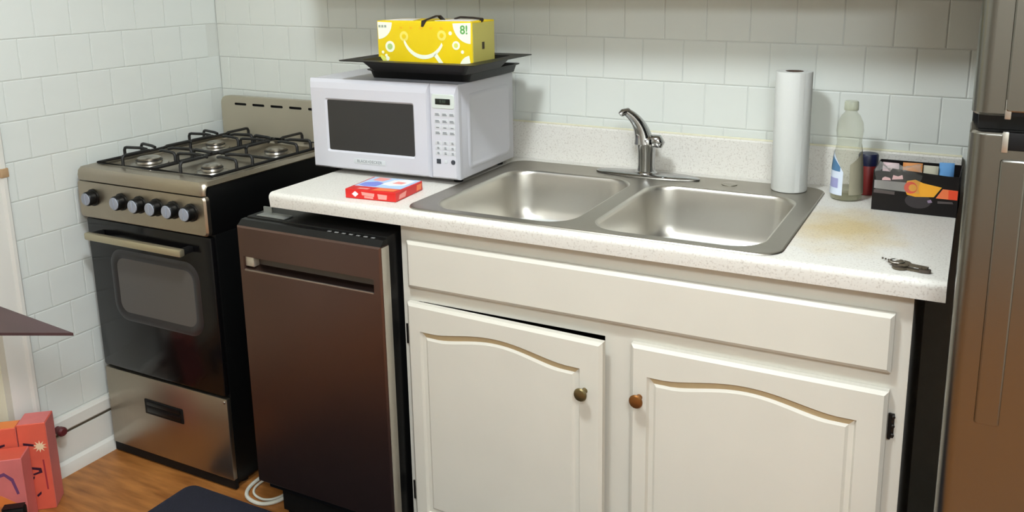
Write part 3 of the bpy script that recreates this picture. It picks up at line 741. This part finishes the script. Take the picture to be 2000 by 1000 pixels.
b = M(); b.loft([[(rt_*math.cos(a), rt_*math.sin(a), z) for z in (0.0, hh)] for a in (R(-150), R(-146), R(-142))], close=False)
b = M(); vs = []
for i in range(5):
    a = R(-62+i*4); r_ = rt_+.0006+.0008*i/4*0
    for z in (.001, hh-.001): vs.append((r_*math.cos(a), r_*math.sin(a), z))
b.faces(vs, [(2*i, 2*i+2, 2*i+3, 2*i+1) for i in range(4)]); bmesh.ops.solidify(b.bm, geom=b.bm.faces[:], thickness=.0005); b.build('loose_sheet', PTM, pt, local=True)

bo = thing('soap_bottle', (2.062, -.128, H), 'empty clear greenish plastic bottle with blue label beside the paper towel', 'bottle', R(0))
def clear(name, col, rough, alpha_mix, tcol=(240, 240, 234)):
    m = bpy.data.materials.new(name); m.use_nodes = True; nt = m.node_tree; b = nt.nodes['Principled BSDF']
    b.inputs['Base Color'].default_value = rgb(*col); b.inputs['Roughness'].default_value = rough
    t = nt.nodes.new('ShaderNodeBsdfTransparent'); t.inputs[0].default_value = rgb(*tcol)
    mx = nt.nodes.new('ShaderNodeMixShader'); lw = nt.nodes.new('ShaderNodeLayerWeight'); mr = nt.nodes.new('ShaderNodeMapRange')
    mr.inputs[3].default_value = alpha_mix*.5; mr.inputs[4].default_value = min(1, alpha_mix*3); nt.links.new(lw.outputs['Facing'], mr.inputs[0]); nt.links.new(mr.outputs[0], mx.inputs[0])
    nt.links.new(t.outputs[0], mx.inputs[1]); nt.links.new(b.outputs[0], mx.inputs[2]); nt.links.new(mx.outputs[0], nt.nodes['Material Output'].inputs[0])
    return m
CLR = clear('clear_greenish_plastic', (200, 200, 184), .08, .09, (247, 247, 242))
bp = [(.026, .001), (.034, .003), (.0355, .012), (.034, .06), (.031, .095), (.0285, .118), (.0265, .130), (.0275, .142), (.0295, .158), (.0275, .176), (.0200, .192), (.0130, .200), (.0130, .207)]
M().lathe(bp, (0, 0, 0), 32).build('shell', CLR, bo, local=True, smooth=60)
M().lathe([(.0325, .0), (.0325, .001), (.0335, .01), (.032, .022)], (0, 0, .004), 32).build('soap_residue', clear('soap_dregs', (190, 186, 156), .2, .3), bo, local=True, smooth=60)
M().lathe([(.0150, .2045), (.0155, .207), (.0152, .222), (.0135, .225)], (0, 0, 0), 24).build('cap', clear('cap_plastic', (196, 198, 176), .3, .75), bo, local=True, smooth=40)
def wrap(b, a0, a1, z0f, z1f, dr_=.0006, n=12):
    def rad(z):
        for (r0, z0), (r1, z1) in zip(bp, bp[1:]):
            if z0 <= z <= z1: return r0+(r1-r0)*(z-z0)/(z1-z0+1e-9)
        return .03
    vs = []; K = 7
    for i in range(n+1):
        a = R(a0+(a1-a0)*i/n); t = i/n
        for k in range(K):
            z = z0f(t)+(z1f(t)-z0f(t))*k/(K-1); r = rad(z)+dr_; vs.append((r*math.cos(a), r*math.sin(a), z))
    b.faces(vs, [(i*K+k, (i+1)*K+k, (i+1)*K+k+1, i*K+k+1) for i in range(n) for k in range(K-1)])
b = M(); wrap(b, 285, 385, lambda t: .016, lambda t: .085+.045*t); b.build('label', mat('label_back_olive', (150, 144, 122), .6), bo, local=True, smooth=60, label='olive-grey back label seen through the plastic')
b = M(); wrap(b, 170, 262, lambda t: .014, lambda t: .112-.045*t*t); lb = b.build('label', mat('bottle_label_white', (206, 214, 226), .45), bo, local=True, smooth=60, label='white and blue label')
b = M(); wrap(b, 185, 250, lambda t: .068, lambda t: .100-.022*t*t, .0010); b.build('label_print', mat('label_blue', (76, 116, 150), .45), lb, local=True, smooth=60)
b = M(); wrap(b, 200, 245, lambda t: .030, lambda t: .052, .0010); b.build('label_print', mat('label_violet', (150, 150, 190), .45), lb, local=True, smooth=60)
b = M(); wrap(b, 176, 196, lambda t: .072, lambda t: .108-.006*t, .0014); b.build('label_print', mat('label_navy', (40, 58, 74), .45), lb, local=True, smooth=60)

cn = thing('spice_tin', (2.0985, -.062, H), 'small red tin with navy top between the clear bottle and black carton', 'tin')
M().lathe([(.021, 0), (.022, .001), (.022, .068), (.0215, .069)], (0, 0, 0), 28).build('can_body', mat('dark_red_print', (122, 30, 28), .4), cn, local=True, smooth=40)
M().lathe([(.0222, .069), (.0222, .092), (.020, .096), (.001, .097)], (0, 0, 0), 28).build('lid', mat('navy_plastic', (24, 28, 62), .4), cn, local=True, smooth=40)

bk = mat('black_brown_card', (15, 10, 10), .45, spec=.3); gy = mat('silver_grey_print', (140, 136, 134), .45)
sb = thing('snack_carton', (2.124, -.200, H), 'opened black carton with orange and yellow band beside the refrigerator', 'carton', R(-1))
sw, sd_, sh = .168, .128, .087
b = M(); t_ = .0012
b.box(0, sw, 0, t_, 0, sh).box(0, sw, sd_-t_, sd_, 0, sh).box(0, t_, t_, sd_-t_, 0, sh).box(sw-t_, sw, t_, sd_-t_, 0, sh).box(t_, sw-t_, t_, sd_-t_, 0, t_)
b.build('carton', bk, sb, local=True, smooth=0)
b = M(); b.faces([(.030, -.0006, sh-.004), (sw, -.0006, sh-.012), (sw, -.0012, sh-.001), (.038, -.004, sh+.008)], [(0, 1, 2, 3)]); bmesh.ops.solidify(b.bm, geom=b.bm.faces[:], thickness=.0008); b.build('flap', bk, sb, local=True, smooth=0)
ye = mat('amber_print', (240, 168, 40), .4); ro_ = mat('orange_red_print', (232, 76, 40), .4)
decal([(.003, .048), (.066, .046), (.066, .066), (.003, .066)], 0, -1, 'band_print', gy, sb, .0004)
decal([(.003, .038), (.045, .037), (.045, .044), (.003, .045)], 0, -1, 'band_print', mat('dim_grey_print', (84, 74, 72), .5), sb, .0004)
decal([(.064, .052), (.070, .040), (.086, .037), (.122, .040), (.136, .062), (.100, .068), (.084, .074), (.068, .070)], 0, -1, 'band_print', ye, sb, .0006)
decal(disc(.076, .056, .013, 16), -.0006, -1, 'band_print', ro_, sb, .0003); decal(disc(.080, .056, .008, 16), -.0009, -1, 'band_print', ye, sb, .0003)
decal([(.126, .038), (sw-.001, .038), (sw-.001, .058), (.138, .059)], 0, -1, 'band_print', orr, sb, .0006)
decal([(.150, .038), (sw-.001, .038), (sw-.001, .058), (.149, .058)], -.0006, -1, 'band_print', ro_, sb, .0003)
for q in ([(.018, .067), (.036, .068), (.034, .073), (.024, .075), (.019, .072)], [(.038, .070), (.060, .073), (.058, .082), (.050, .078), (.040, .080)]):
    decal(q, 0, -1, 'word_print', mat('pale_pink_print', (236, 190, 192), .45), sb, .0006)
decal(disc(.092, .028, .016, 20, 1.6), 0, -1, 'oval_print', mat('dark_oval_print', (52, 46, 48), .45), sb, .0004)
decal([(.112, .026), (.120, .028), (.117, .034), (.110, .031)], -.0004, -1, 'oval_print', mat('lilac_print', (150, 132, 156), .45), sb, .0004)
decal([(.130, .027), (.160, .029), (.158, .033), (.130, .032)], 0, -1, 'word_print', MATS['dim_grey_print'], sb, .0004)
def packet(x, y, z, w_, h_, d_, rz, rx, m_, name, label):
    g = thing(name, (0, 0, 0), label, 'packet', group='wrapped snack packets in the black carton')
    b = M(); n = 8; vs = []
    for i in range(n+1):
        for k in range(n+1):
            u, v = i/n-.5, k/n-.5; p = (1-(2*abs(u))**3)*(1-(2*abs(v))**3)
            vs.append((u*w_, p*d_/2, v*h_))
    for i in range(n+1):
        for k in range(n+1):
            u, v = i/n-.5, k/n-.5; p = (1-(2*abs(u))**3)*(1-(2*abs(v))**3)
            vs.append((u*w_, -p*d_/2-.0001, v*h_))
    q = (n+1)*(n+1); fs = []
    for i in range(n):
        for k in range(n):
            a = i*(n+1)+k; fs.append((a, a+n+1, a+n+2, a+1)); fs.append((q+a, q+a+1, q+a+n+2, q+a+n+1))
    b.faces(vs, fs); mm = Matrix.Rotation(rz, 4, 'Z') @ Matrix.Rotation(rx, 4, 'X')
    g.location = (x, y, z); g.rotation_euler = (rx, 0, rz)
    b.build('wrapper', m_, g, local=True, smooth=60)
film = clear('crinkled_film', (206, 204, 198), .18, .16, (248, 248, 246))
PZ = H+.002
for i, (x, w_, h_, m_, lab, nm) in enumerate(((2.152, .034, .088, mat('pale_rose_wrap', (216, 190, 190), .35), 'pale rose snack packet at the left inside the black carton', 0),
        (2.196, .040, .090, mat('orange_wrap', (226, 150, 84), .35), 'orange snack packet standing upright in the black carton', 0),
        (2.2335, .030, .088, mat('beige_wrap', (196, 190, 168), .35), 'beige snack packet between the orange and the blue one', 0),
        (2.264, .030, .096, mat('sky_blue_wrap', (112, 168, 222), .35), 'sky blue snack packet at the right inside the black carton', 0))):
    packet(x, -.120+.006*(i % 2), PZ+h_/2, w_, h_, .012, R((-6, 5, -4, 6)[i]), 0, m_, 'snack_packet', lab)
# clear film sagging over the front of the carton
pb_ = thing('plastic_bag', (2.145, -.203, H+.06), 'crumpled clear plastic film hanging over the left front of the black carton', 'bag')
b = M(); n1, n2 = 12, 10; vs = []
for i in range(n1+1):
    for k in range(n2+1):
        u = i/n1; v = k/n2
        x = 2.130+.088*u; 
        s_ = v*.10
        if s_ < .045: y, z = -.2065-.003*math.sin(9*u+5*v), H+.046+s_*(1+.25*math.sin(4*u))
        else: y, z = -.2065+(s_-.045), H+.092+.010*math.sin(7*u+2)*math.sin(PI*min(1, (s_-.045)/.055))+.004*math.sin(13*u+9*v)
        vs.append((x+.003*math.sin(11*v+3*u), y, z))
b.faces(vs, [(i*(n2+1)+k, (i+1)*(n2+1)+k, (i+1)*(n2+1)+k+1, i*(n2+1)+k+1) for i in range(n1) for k in range(n2)])
bmesh.ops.solidify(b.bm, geom=b.bm.faces[:], thickness=.0003)
b.build('film', film, pb_, smooth=60)

ky = thing('key_bunch', (2.222, -.585, H), 'small bunch of dull metal keys lying at the front right of the worktop', 'keys')
KM = mat('dull_key_metal', (96, 86, 70), .5, .4); KD = mat('dark_key_head', (72, 62, 52), .6)
def key(x, y, z, ang, m_, L_=.045):
    b = M(); c = lambda r, z_: [(x_, y_, z_) for x_, y_ in disc(0, 0, r, 16)]
    b.loft([c(.0135, 0), c(.0135, .0030)], 0, True, True)
    b.box(.008, L_-.004, -.0055, .0040, 0, .0028)
    for i in range(4): b.box(.018+i*.006, .021+i*.006, -.0068, -.0050, 0, .0028)
    bmesh.ops.transform(b.bm, matrix=Matrix.Translation((x, y, z)) @ Matrix.Rotation(ang, 4, 'Z'), verts=b.bm.verts)
    return b.build('key', m_, ky, local=True, smooth=30)
key(-.008, -.003, .0004, R(-8), KM, .045); key(-.010, .004, .0036, R(150), KD, .024); key(-.004, .002, .0068, R(-14), KM, .046); key(.018, -.008, .0008, R(-5), KD, .03) if False else None
b = M(); b.tube([(-.014+.012*math.cos(2*PI*i/24), .002+.012*math.sin(2*PI*i/24), .0110) for i in range(24)], .0010, 6, True); b.build('key_ring', BURN, ky, local=True)
b = M(); b.loft([[(x, y, z) for x, y in rr(.022, .042, -.016, -.004, .005, 4)] for z in (.0006, .006)], 0, True, True); b.build('key_fob', KD, ky, local=True, smooth=30)

# ------------------------------------------------------------------ table corner at the left edge
tb = thing('corner_table', (.30, -1.24, 0), 'dark plum-brown pointed tabletop corner jutting in from the left edge', 'table')
TM = mat('dark_plum_wood', (66, 44, 46), .45, noise=.25, nscale=4, stretch=(1, 8, 1))
tip = Vector((.764, -1.161)); Aa = Vector((.147, -1.103)); Bb = Vector((.10, -1.473))
pl = [(tip.x, tip.y), (Aa.x, Aa.y), (Bb.x, Bb.y)]
b = M(); b.prism(pl, 'z', .744, .750); b.build('tabletop', TM, tb, smooth=0)
M().lathe([(.030, .02), (.026, .05), (.018, .1), (.018, .70), (.03, .72), (.05, .7435)], (.22, -1.27, 0), 20).build('pedestal', TM, tb)
M().lathe([(.14, 0), (.14, .008), (.10, .016), (.03, .021)], (.22, -1.27, 0), 28).build('base', TM, tb)

# ------------------------------------------------------------------ red-orange cartons on the floor
rc = mat('red_orange_card', (220, 96, 74), .5, noise=.14, nscale=9); rp = mat('rose_card', (216, 116, 112), .5, noise=.16, nscale=9)
ot = mat('orange_card', (236, 132, 62), .45, noise=.1, nscale=7); nv = mat('dark_purple_print', (52, 22, 44), .45); cy_ = mat('cream_star_print', (232, 206, 168), .45)
def carton(loc, az, w_, d_, h_, label, mats3, prints):
    t = thing('gift_carton', loc, label, 'carton', az, group='printed red cartons beside the doorway')
    b = M(); b.box(-w_, 0, 0, d_, 0, h_, .0015, 1)
    o = b.build('carton', mats3[0], t, local=True)
    M().box(-w_+.002, -.002, .002, d_-.002, h_, h_+.0006).build('top_print', mats3[1], t, local=True, smooth=0)
    M().box(0, .0006, .002, d_-.002, .002, h_-.002).build('side_print', mats3[2], t, local=True, smooth=0)
    for poly, m_ in prints: decal(poly, 0, -1, 'front_print', m_, t, .0006)
    return t
def star(cx, cz, r, n=10): return [(cx+(r if i % 2 else r*.45)*math.cos(PI*i/n), cz+(r if i % 2 else r*.45)*math.sin(PI*i/n)) for i in range(2*n)]
az = R(39.7)
U_ = Vector((math.cos(az), math.sin(az), 0)); V_ = Vector((-math.sin(az), math.cos(az), 0)); C0 = Vector((.140, -.862, 0))
carton(C0, az, .071, .070, .258, 'tall red carton with star burst print, nearest the stove', (rc, rp, rp), [
    (star(-.020, .190, .018), cy_), ([(-.060, .198), (-.034, .192), (-.034, .198), (-.060, .205)], nv), ([(-.062, .158), (-.048, .166), (-.052, .178), (-.060, .172)], nv),
    ([(-.058, .134), (-.024, .126), (-.022, .112), (-.044, .106), (-.046, .111), (-.030, .116), (-.031, .120), (-.058, .128)], nv),
    ([(-.054, .088), (-.044, .096), (-.042, .104), (-.053, .098)], nv), ([(-.042, .040), (-.032, .048), (-.032, .056), (-.044, .046)], nv), ([(-.018, .150), (-.014, .150), (-.012, .06), (-.016, .06)], mat('deep_rose_print', (160, 48, 58), .5))])
carton(C0-.0745*U_, az, .055, .046, .252, 'red carton with orange top at the left frame edge, behind the short carton', (rc, ot, rp), [
    ([(-.048, .196), (-.03, .202), (-.03, .208), (-.048, .204)], nv), (star(-.03, .150, .016, 7), mat('olive_print', (170, 140, 70), .5))])
carton(C0-.044*U_-.074*V_, az, .115, .066, .200, 'short rose-red carton in front of the two taller cartons', (rp, rc, rp), [
    ([(-.07, .155), (-.045, .165), (-.024, .145), (-.014, .100), (-.020, .098), (-.030, .138), (-.045, .155), (-.07, .148)], mat('purple_print', (110, 62, 104), .5)),
    ([(-.11, .03), (-.06, .10), (-.02, .07), (-.012, .04), (-.012, .002), (-.11, .002)], ot), ([(-.08, .06), (-.05, .07), (-.04, .04), (-.08, .03)], cy_)])
kc = thing('black_case', C0-.015*U_-.150*V_, 'small black case at the bottom left corner in front of the red cartons', 'case', az)
M().box(-.055, 0, -.03, 0, 0, .118, .008, 2).build('case', BLACKM, kc, local=True); M().box(-.052, -.003, -.027, -.003, .118, .1192).build('lid_band', BLACK, kc, local=True)

# maroon door stop on the left wall behind the tall carton
ds = thing('door_stop', (.0145, -.752, .150), 'dark maroon rubber door stop on the wall behind the tall red carton', 'door stop')
b = M(); b.lathe([(.011, 0), (.010, .008), (.013, .012), (.014, .026), (.010, .032)], (.0145, -.752, .150), 18, 'x'); b.build('bumper', mat('maroon_rubber', (88, 28, 32), .5), ds)

# ------------------------------------------------------------------ mat and hose on the floor
mo = thing('floor_mat', (.75, -1.0, 0), 'dark navy floor mat lying in front of the stove and dishwasher', 'mat')
b = M()
def ml(i, z):
    out = []
    cs_ = [Vector((.395, -1.50)), Vector((1.95, -1.50)), Vector((1.95, -.605)), Vector((.405, -.628))]
    P0 = rr(.392+i, 1.95-i, -1.50+i, -.618-i, .03, 5)
    return [(x, y, z) for x, y in P0]
b.loft([ml(0, .0), ml(.001, .006), ml(.004, .009)], 0, True, True)
b.build('pad', mat('navy_mat', (30, 32, 48), .85, noise=.25, nscale=180, bump=.5, bscale=220), mo, smooth=40)
hz = thing('drain_hose', (.62, -.54, 0), 'looped off-white hose on the floor between the stove and dishwasher', 'hose')
def smooth_path(p, n=8):
    p = [Vector(q) for q in p]; out = []
    for i in range(len(p)-1):
        a, b_, c, d = p[max(i-1, 0)], p[i], p[i+1], p[min(i+2, len(p)-1)]
        for k in range(n):
            t = k/n; out.append(.5*((2*b_)+(-a+c)*t+(2*a-5*b_+4*c-d)*t*t+(-a+3*b_-3*c+d)*t**3))
    out.append(p[-1]); return out
M().tube(smooth_path([(.62, -.25, .006), (.575, -.38, .006), (.555, -.47, .006), (.556, -.55, .006), (.585, -.595, .006), (.640, -.606, .006), (.675, -.580, .006), (.690, -.53, .008), (.695, -.45, .008)]), .0055, 8).build('hose', PLASTW, hz)
M().tube(smooth_path([(.64, -.26, .006), (.60, -.38, .006), (.576, -.48, .0065), (.572, -.545, .006), (.596, -.578, .006), (.640, -.586, .0065), (.668, -.560, .006), (.6805, -.50, .008)]), .0035, 8).build('cord', PLASTW, hz)
